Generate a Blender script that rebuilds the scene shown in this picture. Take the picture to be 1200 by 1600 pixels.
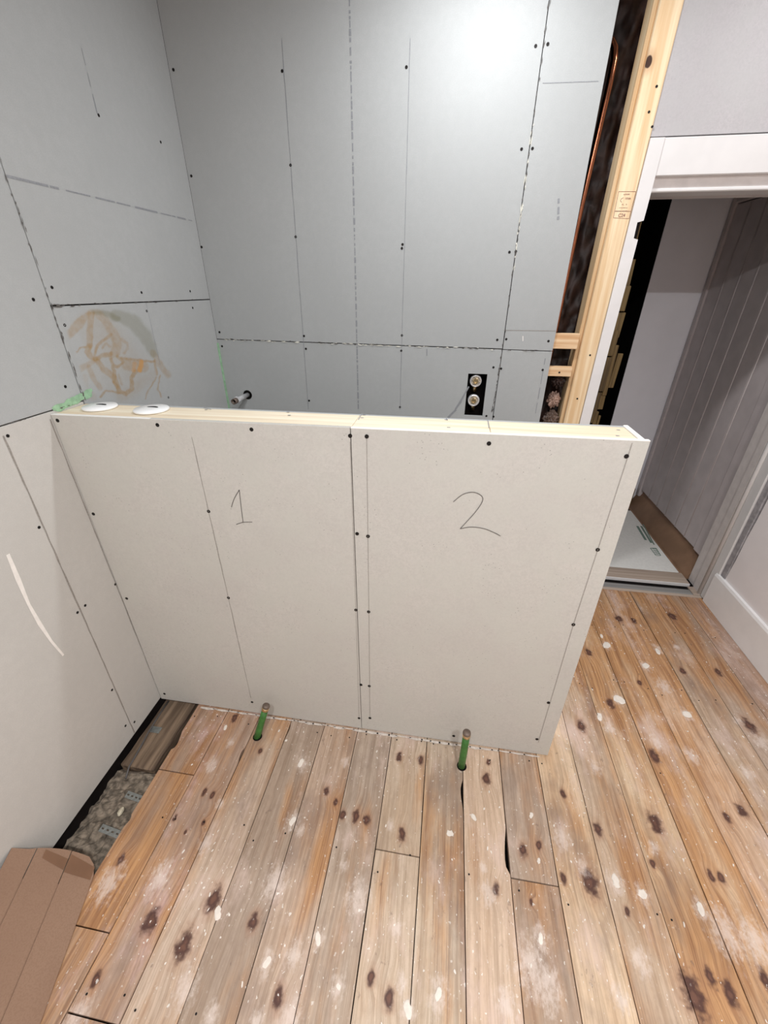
import bpy, bmesh, math, random
from mathutils import Vector, Matrix, noise

# ------------------------------------------------------------------ camera, light, exposure
sc = bpy.context.scene
for o in list(bpy.data.objects): bpy.data.objects.remove(o)
COL = sc.collection
F = 645.606                                     # focal length in pixels of a 1200 x 1600 frame
CAM = Vector((1.07097, -0.96899, 1.5))
RIGHT = Vector((0.98853768, 0.15093643, 0.00338236))
DOWN = Vector((0.07563723, -0.47573794, -0.87632895))
FWD = Vector((-0.13066085, 0.86654002, -0.4817013))
cd = bpy.data.cameras.new('camera'); cam = bpy.data.objects.new('camera', cd); COL.objects.link(cam)
cd.sensor_fit = 'VERTICAL'; cd.sensor_height = 36; cd.lens = F / 1600 * 36; cd.clip_start = .02
M = Matrix((RIGHT, -DOWN, -FWD)).transposed().to_4x4(); M.translation = CAM
cam.matrix_world = M; sc.camera = cam

w = bpy.data.worlds.new('world'); sc.world = w; w.use_nodes = True
w.node_tree.nodes['Background'].inputs[0].default_value = (.8, .85, .95, 1)
w.node_tree.nodes['Background'].inputs[1].default_value = .05
sc.view_settings.view_transform = 'Standard'; sc.view_settings.look = 'None'
sc.view_settings.gamma = 1; sc.view_settings.use_curve_mapping = False
sc.view_settings.exposure = 0.0
CEIL = 2.46
#          x     y      watts  colour
LAMPS = [(1.12, 0.505, 12, (.95, .97, 1)),     # over the shower space
         (2.05, 0.505, 5.2, (.97, .98, 1)),      # in front of the doorway
         (0.95, -1.45, 26, (.975, .985, 1)),     # above the camera
         (1.62, -1.45, 29, (.975, .985, 1))]     # right of the camera
for (x, y, p, c) in LAMPS:                       # flat LED downlights set flush in the ceiling
    l = bpy.data.lights.new('downlight_lamp', 'AREA'); l.shape = 'DISK'; l.size = .085; l.energy = p; l.color = c
    lo = bpy.data.objects.new('downlight_lamp', l); COL.objects.link(lo); lo.location = (x, y, CEIL - .004)

# ------------------------------------------------------------------ helpers
def ray(px, py): return RIGHT * ((px - 600) / F) + DOWN * ((py - 800) / F) + FWD
def on(px, py, ax, val):                        # the point of a surface (axis = value) seen at a photo pixel
    d = ray(px, py); return CAM + d * ((val - CAM[ax]) / d[ax])
def srgb(r, g, b): return tuple((((v / 255 + .055) / 1.055) ** 2.4 if v > 10 else v / 255 / 12.92) for v in (r, g, b))

def empty(name, loc=(0, 0, 0), parent=None):
    o = bpy.data.objects.new(name, None); COL.objects.link(o); o.empty_display_size = .05
    if parent: o.parent = parent; loc = Vector(loc) - parent.location
    o.location = loc; return o
def tag(o, label, cat, group=None):
    o['label'] = label; o['category'] = cat
    if group: o['group'] = group
    return o
def wloc(o):
    v = Vector(o.location)
    while o.parent: o = o.parent; v += o.location
    return v
def obj(name, bm, mat, parent=None, smooth=False, loc=None):
    """links a bmesh drawn in room coordinates as one mesh object"""
    me = bpy.data.meshes.new(name)
    base = Vector(loc) if loc is not None else (wloc(parent) if parent else Vector())
    for v in bm.verts: v.co -= base
    bm.normal_update(); bm.to_mesh(me); bm.free()
    for m in (mat if isinstance(mat, (list, tuple)) else [mat]): me.materials.append(m)
    if smooth:
        for p_ in me.polygons: p_.use_smooth = True
    o = bpy.data.objects.new(name, me); COL.objects.link(o)
    if parent: o.parent = parent; o.location = base - wloc(parent)
    else: o.location = base
    return o
def struct(o): o['kind'] = 'structure'; return o
def stuff(o): o['kind'] = 'stuff'; return o
def box(x0, x1, y0, y1, z0, z1, bev=0, bm=None):
    bm = bm or bmesh.new()
    r = bmesh.ops.create_cube(bm, size=1)
    for v in r['verts']:
        v.co = Vector((x0 + (v.co.x + .5) * (x1 - x0), y0 + (v.co.y + .5) * (y1 - y0), z0 + (v.co.z + .5) * (z1 - z0)))
    if bev:
        es = list({e for v in r['verts'] for e in v.link_edges})
        bmesh.ops.bevel(bm, geom=es, offset=bev, segments=1, affect='EDGES')
    return bm
def prism(pts, ax, a0, a1, bm=None):
    """polygon pts (the two other axes in order) extruded along axis ax"""
    bm = bm or bmesh.new()
    def mk(p, a):
        l = list(p); l.insert(ax, a); return bm.verts.new(l)
    A = [mk(p, a0) for p in pts]; B = [mk(p, a1) for p in pts]; n = len(pts)
    fs = [bm.faces.new(A), bm.faces.new(B[::-1])]
    for i in range(n): fs.append(bm.faces.new((A[i], B[i], B[(i + 1) % n], A[(i + 1) % n])))
    bmesh.ops.recalc_face_normals(bm, faces=fs); return bm
def tube(pts, r, n=12, bm=None, cap=True):
    bm = bm or bmesh.new(); pts = [Vector(p) for p in pts]; rings = []
    rs = r if isinstance(r, (list, tuple)) else [r] * len(pts)
    up = None
    for i, p in enumerate(pts):
        t = (pts[min(i + 1, len(pts) - 1)] - pts[max(i - 1, 0)]).normalized()
        if up is None: up = t.orthogonal().normalized()
        up = (up - t * up.dot(t)).normalized(); s = t.cross(up)
        rings.append([bm.verts.new(p + (up * math.cos(a) + s * math.sin(a)) * rs[i]) for a in [2 * math.pi * k / n for k in range(n)]])
    fs = []
    for a, b in zip(rings, rings[1:]):
        for k in range(n): fs.append(bm.faces.new((a[k], a[(k + 1) % n], b[(k + 1) % n], b[k])))
    if cap: fs += [bm.faces.new(rings[0][::-1]), bm.faces.new(rings[-1])]
    bmesh.ops.recalc_face_normals(bm, faces=fs); return bm
def lathe(prof, c, ax, n=24, bm=None):
    """profile [(radius, offset along ax)] turned about a line through c along unit vector ax"""
    bm = bm or bmesh.new(); ax = Vector(ax).normalized(); u = ax.orthogonal().normalized(); v = ax.cross(u); c = Vector(c); rings = []
    for r, h in prof:
        rings.append([bm.verts.new(c + ax * h + (u * math.cos(a) + v * math.sin(a)) * max(r, 1e-5)) for a in [2 * math.pi * k / n for k in range(n)]])
    fs = []
    for a, b in zip(rings, rings[1:]):
        for k in range(n): fs.append(bm.faces.new((a[k], a[(k + 1) % n], b[(k + 1) % n], b[k])))
    fs += [bm.faces.new(rings[0][::-1]), bm.faces.new(rings[-1])]
    bmesh.ops.recalc_face_normals(bm, faces=fs); return bm
def ribbon(pts, width, normal, lift=.0006, bm=None):
    """a thin flat mark lying on a surface with the given normal"""
    bm = bm or bmesh.new(); N = Vector(normal); P = [Vector(p) for p in pts]; prev = None
    ws = width if isinstance(width, (list, tuple)) else [width] * len(P)
    for i, p in enumerate(P):
        t = (P[min(i + 1, len(P) - 1)] - P[max(i - 1, 0)]).normalized(); s = t.cross(N).normalized() * ws[i] / 2
        cur = (bm.verts.new(p + s + N * lift), bm.verts.new(p - s + N * lift))
        if prev:
            f = bm.faces.new((prev[0], cur[0], cur[1], prev[1])); f.normal_update()
            if f.normal.dot(N) < 0: f.normal_flip()
        prev = cur
    return bm

# ------------------------------------------------------------------ materials
def newmat(name):
    m = bpy.data.materials.new(name); m.use_nodes = True
    nt = m.node_tree; return m, nt, nt.nodes['Principled BSDF']
def N(nt, t, **k):
    n = nt.nodes.new(t)
    for a, b in k.items():
        if a.startswith('i_'):
            key = a[2:]; n.inputs[int(key) if key.isdigit() else key].default_value = b
        else: setattr(n, a, b)
    return n
def math_(nt, op, a, b=None, c=None, clamp=False):
    n = nt.nodes.new('ShaderNodeMath'); n.operation = op; n.use_clamp = clamp
    for i, v in enumerate((a, b, c)):
        if v is None: continue
        if isinstance(v, (int, float)): n.inputs[i].default_value = v
        else: nt.links.new(v, n.inputs[i])
    return n.outputs[0]
def mixc(nt, fac, a, b, mode='MIX'):
    n = nt.nodes.new('ShaderNodeMix'); n.data_type = 'RGBA'; n.blend_type = mode; n.clamp_factor = True
    for s, v in ((n.inputs[0], fac), (n.inputs[6], a), (n.inputs[7], b)):
        if isinstance(v, (int, float)): s.default_value = v
        elif isinstance(v, tuple): s.default_value = (*v, 1)[:4]
        else: nt.links.new(v, s)
    return n.outputs[2]
def mapr(nt, v, a, b, c=0, d=1):
    n = nt.nodes.new('ShaderNodeMapRange'); n.interpolation_type = 'SMOOTHSTEP'
    nt.links.new(v, n.inputs[0])
    for i, x in enumerate((a, b, c, d)): n.inputs[i + 1].default_value = x
    return n.outputs[0]
def coords(nt, scale=(1, 1, 1), off=(0, 0, 0)):
    tc = N(nt, 'ShaderNodeTexCoord'); mp = N(nt, 'ShaderNodeMapping')
    mp.inputs['Scale'].default_value = scale; mp.inputs['Location'].default_value = off
    nt.links.new(tc.outputs['Object'], mp.inputs[0]); return mp.outputs[0]
def noise_(nt, vec, sc_, det=3, rough=.5, dist=0):
    n = N(nt, 'ShaderNodeTexNoise'); n.inputs['Scale'].default_value = sc_; n.inputs['Detail'].default_value = det
    n.inputs['Roughness'].default_value = rough; n.inputs['Distortion'].default_value = dist
    nt.links.new(vec, n.inputs['Vector']); return n.outputs['Fac']
def bump(nt, b, h, strength=.2, dist=.002):
    n = N(nt, 'ShaderNodeBump'); n.inputs['Strength'].default_value = strength; n.inputs['Distance'].default_value = dist
    nt.links.new(h, n.inputs['Height']); nt.links.new(n.outputs[0], b.inputs['Normal'])
def plain(name, c, rough=.6, metal=0, vary=.06, scale=30, spec=.4):
    m, nt, b = newmat(name); v = coords(nt); f = noise_(nt, v, scale, 3)
    k = mapr(nt, f, .3, .7)
    lo = tuple(x * (1 - vary) for x in c); hi = tuple(min(1, x * (1 + vary)) for x in c)
    nt.links.new(mixc(nt, k, lo, hi), b.inputs['Base Color'])
    b.inputs['Roughness'].default_value = rough; b.inputs['Metallic'].default_value = metal
    b.inputs['Specular IOR Level'].default_value = spec
    return m
def board_mat(name, c, blotch, speck=.0, stain=False):
    m, nt, b = newmat(name); v = coords(nt)
    big = noise_(nt, v, 3.2, 4, .6); mid = noise_(nt, v, 45, 4, .6); fl_ = noise_(nt, v, 150, 3, .6); fine = noise_(nt, v, 330, 2)
    lo = tuple(x * (1 - blotch) for x in c); hi = tuple(x * (1 + blotch * .7) for x in c)
    col = mixc(nt, mapr(nt, big, .3, .7), lo, hi)
    col = mixc(nt, mapr(nt, mid, .35, .65, 0, .5), col, tuple(x * .93 for x in c))
    col = mixc(nt, mapr(nt, fine, .35, .65, 0, .35), col, tuple(x * .86 for x in c))
    if speck: col = mixc(nt, mapr(nt, fl_, .40, .66, 0, .6), col, tuple(x * .86 for x in c))
    if speck:
        hue = noise_(nt, v, 9, 3, .7); col = mixc(nt, mapr(nt, hue, .35, .65, 0, .55), col, (c[0] * .94, c[1] * .97, c[2] * .95))
        vo = N(nt, 'ShaderNodeTexVoronoi'); vo.inputs['Scale'].default_value = 95; nt.links.new(v, vo.inputs['Vector'])
        s = mapr(nt, vo.outputs['Distance'], .16, .08); s2 = mapr(nt, noise_(nt, v, 12, 2), .52, .62)
        col = mixc(nt, math_(nt, 'MULTIPLY', math_(nt, 'MULTIPLY', s, s2), speck), col, tuple(x * .45 for x in c))
    if stain:
        at = N(nt, 'ShaderNodeAttribute', attribute_name='stain')
        sep = N(nt, 'ShaderNodeSeparateColor'); nt.links.new(at.outputs['Color'], sep.inputs[0])
        br = mapr(nt, noise_(nt, v, 60, 3), .3, .75, .7, 1.1)
        col = mixc(nt, math_(nt, 'MULTIPLY', sep.outputs[0], br), col, srgb(156, 124, 72))
        col = mixc(nt, sep.outputs[1], col, srgb(196, 138, 50))
        col = mixc(nt, sep.outputs[2], col, srgb(112, 110, 78))
    nt.links.new(col, b.inputs['Base Color']); b.inputs['Roughness'].default_value = .75; b.inputs['Specular IOR Level'].default_value = .3
    bump(nt, b, fine, .12, .001); return m
BEIGE = board_mat('beige_plasterboard', srgb(196, 192, 185), .06, .85)
BEIGE2 = board_mat('beige_plasterboard_plain', srgb(196, 193, 187), .035, 0)
GREY = board_mat('grey_plasterboard', srgb(173, 175, 174), .035, 0)
STAINED = board_mat('stained_grey_plasterboard', srgb(173, 175, 174), .035, 0, True)
SKIM = board_mat('rough_grey_skim', srgb(186, 182, 183), .05, .3)
WHITEP = plain('white_gloss_paint', srgb(222, 219, 217), .38, 0, .02, 15)
OFFW = plain('off_white_wall_paint', srgb(244, 238, 237), .6, 0, .025, 7)
BASEP = plain('white_baseboard_paint', srgb(246, 243, 241), .4, 0, .02, 15)
JAMBP = plain('scuffed_white_paint', srgb(214, 206, 202), .5, 0, .05, 25)
DOORP = plain('greyish_door_paint', srgb(200, 190, 189), .5, 0, .05, 12)
LOBBYP = plain('cool_white_lobby_paint', srgb(240, 239, 244), .7, 0, .02, 6)
EDGE = plain('white_plaster_edge', srgb(236, 234, 228), .8, 0, .03, 60)
ROUGHP = plain('bare_plaster', srgb(160, 156, 158), .9, 0, .2, 40)
DARK = plain('void_shade_black', srgb(24, 20, 19), .95, 0, .3, 12, .1)  # near-black colour stands in for shade inside the recess, cavities and gaps
HOLE = plain('black_hole', srgb(16, 14, 13), .95, 0, .1, 30, .1)
SCREW = plain('black_phosphate_screw', srgb(34, 31, 30), .5, .5, .2, 300)
PENCIL = plain('pencil_graphite', srgb(148, 142, 135), .6, 0, .15, 200)
PENCILD = plain('dark_pencil_graphite', srgb(96, 92, 88), .6, 0, .2, 200)
PENCILF = plain('faint_pencil_graphite', srgb(140, 142, 145), .6, 0, .1, 200)
SCUFF = plain('white_plaster_scuff', srgb(234, 229, 222), .8, 0, .04, 60)
SPLASH = plain('dried_paint_splash', srgb(228, 218, 206), .7, 0, .06, 60)
TORN = plain('torn_board_paper', srgb(214, 212, 200), .9, 0, .15, 120)
GREENP = plain('pale_green_sealant', srgb(150, 186, 152), .6, 0, .15, 60)
PVC = plain('white_plastic', srgb(240, 240, 238), .35, 0, .01, 20)
GREENPIPE = plain('green_pipe_coating', srgb(62, 112, 52), .45, 0, .18, 60)
COPPER = plain('copper', (.26, .095, .05), .2, 1, .12, 40)
BRASS = plain('brass', (.72, .56, .33), .28, 1, .1, 60)
CAPM = plain('dull_pipe_cap', srgb(112, 98, 88), .5, .3, .15, 80)
CHROME = plain('chrome', (.84, .84, .85), .3, .55, .04, 60)
GALV = plain('galvanised_steel', srgb(165, 170, 168), .45, .8, .15, 90)
CABLE = plain('grey_cable', srgb(96, 92, 90), .5, 0, .1, 60)
STONE = plain('pale_stone', srgb(206, 196, 172), .8, 0, .12, 80)
RUBBLE = plain('dusty_rubble', srgb(128, 116, 102), .95, 0, .5, 55)
PAPER = plain('crumpled_brown_plastic', srgb(150, 122, 108), .4, 0, .3, 30)
FOIL = plain('dark_brown_membrane', srgb(44, 28, 23), .5, .1, .5, 22)
INK = plain('stamp_ink', srgb(150, 108, 96), .7, 0, .2, 200)
GREENINK = plain('green_board_print', srgb(120, 140, 128), .7, 0, .1, 60)
BROWNB = plain('brown_painted_board', srgb(146, 114, 90), .55, 0, .18, 7)
DUST = plain('plaster_dust', srgb(206, 196, 186), .95, 0, .15, 80)

def card_mat():
    m, nt, b = newmat('brown_cardboard'); v = coords(nt); f = noise_(nt, v, 260, 2); g = noise_(nt, v, 4, 3)
    col = mixc(nt, mapr(nt, g, .3, .7), srgb(140, 112, 93), srgb(149, 121, 101))  # browns darkened to carry the shade of a person by the camera
    col = mixc(nt, mapr(nt, f, .4, .65, 0, .35), col, srgb(130, 101, 82))
    nt.links.new(col, b.inputs['Base Color']); b.inputs['Roughness'].default_value = .8; b.inputs['Specular IOR Level'].default_value = .2
    return m
CARD = card_mat()
TAPE = plain('brown_packing_tape', srgb(118, 87, 66), .3, 0, .05, 20)

def wood_mat(name, light, dark, axis, knots=(), fine=1, rough=.6, plane=None):
    """planed timber; grain runs along axis; knots = [(position, radius)] in object space"""
    m, nt, b = newmat(name); s = [60, 60, 60]; s[axis] = 2.2; v = coords(nt, tuple(s))
    s2 = [14, 14, 14]; s2[axis] = .7; v2 = coords(nt, tuple(s2))
    a = noise_(nt, v, 1.0, 4, .6, .4); c = noise_(nt, v2, 1.0, 3, .5, .8)
    k = math_(nt, 'ADD', math_(nt, 'MULTIPLY', a, .5), math_(nt, 'MULTIPLY', c, .5))
    col = mixc(nt, mapr(nt, k, .36, .62), dark, light)
    D = None; raw = coords(nt)
    for p, r in knots:
        sub = N(nt, 'ShaderNodeVectorMath', operation='SUBTRACT'); nt.links.new(raw, sub.inputs[0]); sub.inputs[1].default_value = p
        mul = N(nt, 'ShaderNodeVectorMath', operation='MULTIPLY'); nt.links.new(sub.outputs[0], mul.inputs[0])
        q = [1 / r] * 3; q[axis] = .65 / r; mul.inputs[1].default_value = q
        ln = N(nt, 'ShaderNodeVectorMath', operation='LENGTH'); nt.links.new(mul.outputs[0], ln.inputs[0])
        D = ln.outputs['Value'] if D is None else math_(nt, 'MINIMUM', D, ln.outputs['Value'])
    if D is not None:
        col = mixc(nt, mapr(nt, D, 2.6, 1.0, 0, .4), col, srgb(176, 122, 80)); col = mixc(nt, mapr(nt, D, 1.05, .8), col, srgb(66, 44, 34))
    nt.links.new(col, b.inputs['Base Color']); b.inputs['Roughness'].default_value = rough; b.inputs['Specular IOR Level'].default_value = .3
    bump(nt, b, a, .1, .001); return m
PINE_X = wood_mat('pale_pine_rail', srgb(240, 229, 206), srgb(222, 202, 172), 0)
PINE_Z = wood_mat('pale_pine_upright', srgb(238, 214, 176), srgb(216, 180, 136), 2, [((-.003, -.035, 2.118 - 1.25), .011)])
PINE_N = wood_mat('pale_pine_nogging', srgb(236, 208, 170), srgb(205, 160, 116), 0)
LATHM = wood_mat('old_lath', srgb(124, 102, 62), srgb(70, 54, 32), 2)
OLDW = wood_mat('old_grey_timber', srgb(150, 128, 106), srgb(88, 72, 60), 1)
GREYW = wood_mat('grey_threshold_timber', srgb(158, 156, 152), srgb(116, 112, 110), 0)
TAUPEW = wood_mat('taupe_threshold_timber', srgb(190, 172, 156), srgb(160, 142, 128), 0)

def floor_mat(name, tint, knots, smears, seed, pink=.0, varnish=.3):
    """worn pine board: stretched grain, its own knots, paint haze and specks; object space = room space"""
    m, nt, b = newmat(name); raw = coords(nt)
    sep = N(nt, 'ShaderNodeSeparateXYZ'); nt.links.new(raw, sep.inputs[0])
    X, Y = sep.outputs[0], sep.outputs[1]
    def dist(lst, asp):
        D = None
        for (x, y, r) in lst:
            sub = N(nt, 'ShaderNodeVectorMath', operation='SUBTRACT'); nt.links.new(raw, sub.inputs[0]); sub.inputs[1].default_value = (x, y, 0)
            mul = N(nt, 'ShaderNodeVectorMath', operation='MULTIPLY'); nt.links.new(sub.outputs[0], mul.inputs[0]); mul.inputs[1].default_value = (1 / r, asp / r, 0)
            ln = N(nt, 'ShaderNodeVectorMath', operation='LENGTH'); nt.links.new(mul.outputs[0], ln.inputs[0])
            D = ln.outputs['Value'] if D is None else math_(nt, 'MINIMUM', D, ln.outputs['Value'])
        return D
    K = dist(knots, .62)
    # grain coordinates, bent sideways by slow noise and round the knots
    wv = noise_(nt, coords(nt, (3, 1.3, 1), (seed, seed * .7, 0)), 1.0, 2)
    xx = math_(nt, 'ADD', X, math_(nt, 'MULTIPLY', wv, .05))
    if K is not None: xx = math_(nt, 'ADD', xx, mapr(nt, K, 4.5, .5, 0, .012))
    def gv(sx, sy):
        cmb = N(nt, 'ShaderNodeCombineXYZ')
        nt.links.new(math_(nt, 'MULTIPLY', xx, sx), cmb.inputs[0]); nt.links.new(math_(nt, 'MULTIPLY', Y, sy), cmb.inputs[1])
        cmb.inputs[2].default_value = seed * 3.1; return cmb.outputs[0]
    fine = noise_(nt, gv(300, 8), 1.0, 3, .65); band = noise_(nt, gv(80, 2.0), 1.0, 5, .65, .4); broad = noise_(nt, gv(11, 1.1), 1.0, 3, .55)
    g = math_(nt, 'ADD', math_(nt, 'MULTIPLY', band, .6), math_(nt, 'MULTIPLY', fine, .4))
    t = tint
    lo = (t[0] * .74, t[1] * .70, t[2] * .66); hi = (min(1, t[0] * 1.16), min(1, t[1] * 1.17), min(1, t[2] * 1.18))
    col = mixc(nt, mapr(nt, g, .34, .64), lo, hi)
    col = mixc(nt, mapr(nt, broad, .45, .75, 0, .45), col, (t[0] * .94, t[1] * .80, t[2] * .66))
    mot = noise_(nt, coords(nt, (1, .45, 1), (seed, 2, 0)), 70, 4, .7); col = mixc(nt, mapr(nt, mot, .42, .7, 0, .34), col, (t[0] * .68, t[1] * .62, t[2] * .58))
    # what is left of an orange-brown varnish, worn through in patches along the board
    vn = noise_(nt, coords(nt, (9, 2.1, 1), (seed * 1.3, seed, 0)), 1.0, 5, .6)
    far = mapr(nt, Y, .1, .8, 0, .16)
    vk = mapr(nt, math_(nt, 'ADD', math_(nt, 'ADD', vn, varnish * .5 - .27), far), .38, .66, 0, .85)
    vcol = mixc(nt, mapr(nt, g, .36, .62), srgb(142, 94, 58), srgb(196, 146, 96))
    col = mixc(nt, vk, col, vcol)
    # grey-brown worn dirt along the board
    dirt = noise_(nt, coords(nt, (5, 2.2, 1), (seed * 2, 4, 0)), 1.0, 5, .62)
    col = mixc(nt, mapr(nt, dirt, .50, .72, 0, .62), col, srgb(126, 108, 98))
    edge = mapr(nt, noise_(nt, coords(nt, (2.2, 1.2, 1), (seed, 7, 0)), 16, 5, .7), .62, .70, 0, .55); col = mixc(nt, edge, col, srgb(112, 92, 82))
    # old paint haze
    hz = noise_(nt, coords(nt, (7, 3.2, 1), (0, 9 + seed * .05, 0)), 1.0, 6, .68)
    col = mixc(nt, mapr(nt, hz, .50, .74, 0, .75), col, srgb(214, 190 - 6 * pink, 178 + 4 * pink))
    if K is not None:
        wob = math_(nt, 'ADD', K, math_(nt, 'MULTIPLY', math_(nt, 'SUBTRACT', noise_(nt, raw, 55, 3), .5), 1.8))
        col = mixc(nt, mapr(nt, wob, 2.4, 1.0, 0, .35), col, srgb(158, 112, 82))
        col = mixc(nt, mapr(nt, wob, 1.5, .6, 0, .95), col, srgb(76, 48, 42)); col = mixc(nt, mapr(nt, wob, .6, .1, 0, .7), col, srgb(118, 82, 66))
    S = dist(smears, .75)
    brk = noise_(nt, coords(nt, (1, .6, 1)), 75, 4, .7)
    if S is not None:
        s = math_(nt, 'ADD', S, math_(nt, 'MULTIPLY', math_(nt, 'SUBTRACT', brk, .5), 3.4))
        col = mixc(nt, mapr(nt, s, 1.35, -.1, 0, .62), col, srgb(224, 208, 197))
    sp = noise_(nt, coords(nt, (1, .7, 1), (seed, 0, 0)), 120, 2)
    col = mixc(nt, math_(nt, 'MULTIPLY', mapr(nt, sp, .66, .71), mapr(nt, hz, .40, .6)), col, srgb(230, 222, 212))
    nt.links.new(col, b.inputs['Base Color'])
    nt.links.new(mapr(nt, hz, .4, .7, .5, .75), b.inputs['Roughness']); b.inputs['Specular IOR Level'].default_value = .35
    bump(nt, b, g, .25, .0012); return m

# ------------------------------------------------------------------ shared little pieces
_screw = {}
def screws(parent, pts, ax, face, r=.0048):
    """dark countersunk heads on a surface (axis, value); pts = photo pixels of the heads"""
    sgn = {0: 1, 1: -1, 2: 1}[ax]; key = (ax, r)
    if key not in _screw:
        n = Vector((0, 0, 0)); n[ax] = sgn
        bm = lathe([(r * 1.05, -.0005), (r, .0009), (r * .45, .0009), (r * .38, .0002), (.0001, .0002)], (0, 0, 0), n, 10)
        me = bpy.data.meshes.new('screw'); bm.to_mesh(me); bm.free(); me.materials.append(SCREW); _screw[key] = me
    for q in pts:
        p = on(q[0], q[1], ax, face) if len(q) == 2 else Vector(q)
        o = bpy.data.objects.new('screw', _screw[key]); COL.objects.link(o); o.parent = parent; o.location = p - wloc(parent)
def line(parent, pix, ax, face, mat, width=.0022, name='pencil_line', jit=0, dash=None, seed=0):
    sgn = {0: 1, 1: -1, 2: 1}[ax]; n = Vector((0, 0, 0)); n[ax] = sgn; rnd = random.Random(seed)
    P = [on(x, y, ax, face) for x, y in pix]; bm = bmesh.new()
    for a, c in zip(P, P[1:]):
        L = (c - a).length; k = max(1, int(L / .03)) if (jit or dash) else 1
        if dash:
            s = 0
            while s < L:
                e = min(L, s + rnd.uniform(*dash[0])); ribbon([a.lerp(c, s / L), a.lerp(c, e / L)], width * rnd.uniform(.6, 1.3), n, bm=bm); s = e + rnd.uniform(*dash[1])
        else:
            pts = [a.lerp(c, i / k) for i in range(k + 1)]
            if jit:
                for p in pts:
                    for i in range(3):
                        if i != ax: p[i] += rnd.uniform(-jit, jit)
            ribbon(pts, [width * (rnd.uniform(.6, 1.4) if jit else 1) for _ in pts], n, bm=bm)
    return obj(name, bm, mat, parent)
def ragged(pix, ax, face, parent, mat, name, size, count, seed):
    """bits of torn paper or fluff along a pixel path"""
    rnd = random.Random(seed); sgn = {0: 1, 1: -1, 2: 1}[ax]; n = Vector((0, 0, 0)); n[ax] = sgn; P = [on(*q, ax, face) if len(q) == 2 else Vector(q) for q in pix]; bm = bmesh.new()
    for _ in range(count):
        i = rnd.randrange(len(P) - 1); p = P[i].lerp(P[i + 1], rnd.random()); t = (P[i + 1] - P[i]).normalized(); s = t.cross(n)
        L = size * rnd.uniform(.5, 2.2); hgt = size * rnd.uniform(.12, .4); p = p + s * rnd.uniform(-.25, .25) * size
        q = [p - t * L / 2 + s * rnd.uniform(-.3, .3) * hgt, p - t * L * .1 - s * hgt / 2, p + t * L / 2 + s * rnd.uniform(-.3, .3) * hgt, p + t * L * .15 + s * hgt / 2]
        vs = [bm.verts.new(v + n * rnd.uniform(.0008, .003)) for v in q]; f = bm.faces.new(vs); f.normal_update()
        if f.normal.dot(n) < 0: f.normal_flip()
    return stuff(obj(name, bm, mat, parent))
def poly(yz, ax, face, depth, parent, mat, name, bev=.0008):
    """a flat board: outline in the surface's two axes, front at face, body going behind it"""
    sgn = {0: -1, 1: 1, 2: -1}[ax]; bm = prism(yz, ax, face, face + sgn * depth)
    if bev: bmesh.ops.bevel(bm, geom=list(bm.edges), offset=bev, segments=1, affect='EDGES')
    return obj(name, bm, mat, parent)

# ------------------------------------------------------------------ room shell
RW, BACK, FRONT = 2.545, .945, -2.9
floor = struct(empty('floor'))
ceiling = struct(obj('ceiling', box(-.2, 2.7, FRONT - .1, 3.1, CEIL, CEIL + .08), plain('dark_grey_ceiling_board', srgb(128, 130, 134), .8, 0, .03, 8)))
wall_front = struct(obj('wall_front', box(-.2, 2.75, FRONT - .1, FRONT, -.2, CEIL), OFFW))
wall_right = struct(empty('wall_right', (RW, 0, 0)))
# skimmed face that stops short of the architrave with a rough edge
rnd = random.Random(4); edge = [(.955 + rnd.uniform(-.008, .008) + (.03 if z < .5 else 0) * (.5 - z), z) for z in [.19 + i * .12 for i in range(20)]]
obj('skim_coat', prism([(FRONT, .16), (FRONT, CEIL), (edge[-1][0], CEIL)] + edge[::-1] + [(.955, .16)], 0, RW, RW + .02), OFFW, wall_right)
obj('masonry', box(RW + .012, RW + .14, FRONT, 1.03, -.1, CEIL), ROUGHP, wall_right)
bb = struct(empty('baseboard_right', (RW, 0, 0)))
bm = prism([(RW - .017, 0), (RW - .017, .172), (RW - .012, .184), (RW + .004, .186), (RW + .004, 0)], 1, FRONT, 1.015)
obj('board', bm, BASEP, bb)

# ------------------------------------------------------------------ left wall
wl = struct(empty('wall_left'))
obj('backing', box(-.12, -.014, FRONT, 3.0, -.2, CEIL), DARK, wl)
T = .0125
g = .0012
JY = lambda z: .119 + (.126 - .119) * (1.75 - z) / .3 if z < 1.75 else .119
poly([(.121 - .001, 1.196), (.118, CEIL), (FRONT, CEIL), (FRONT, 1.199)], 0, 0, T, wl, GREY, 'plasterboard')
poly([(.1225, 1.449), (.1195, CEIL), (BACK, CEIL), (BACK, 1.4425)], 0, 0, T, wl, GREY, 'plasterboard')
poly([(.1245, 1.05), (.1225, 1.4455), (BACK, 1.439), (BACK, .02)] + [(.138, .02), (.138, 1.05)], 0, 0, T, wl, GREY, 'plasterboard')
poly([(.118, .012), (.118, 1.1925), (FRONT, 1.1955), (FRONT, .012)], 0, 0, T, wl, BEIGE2, 'plasterboard')
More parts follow.
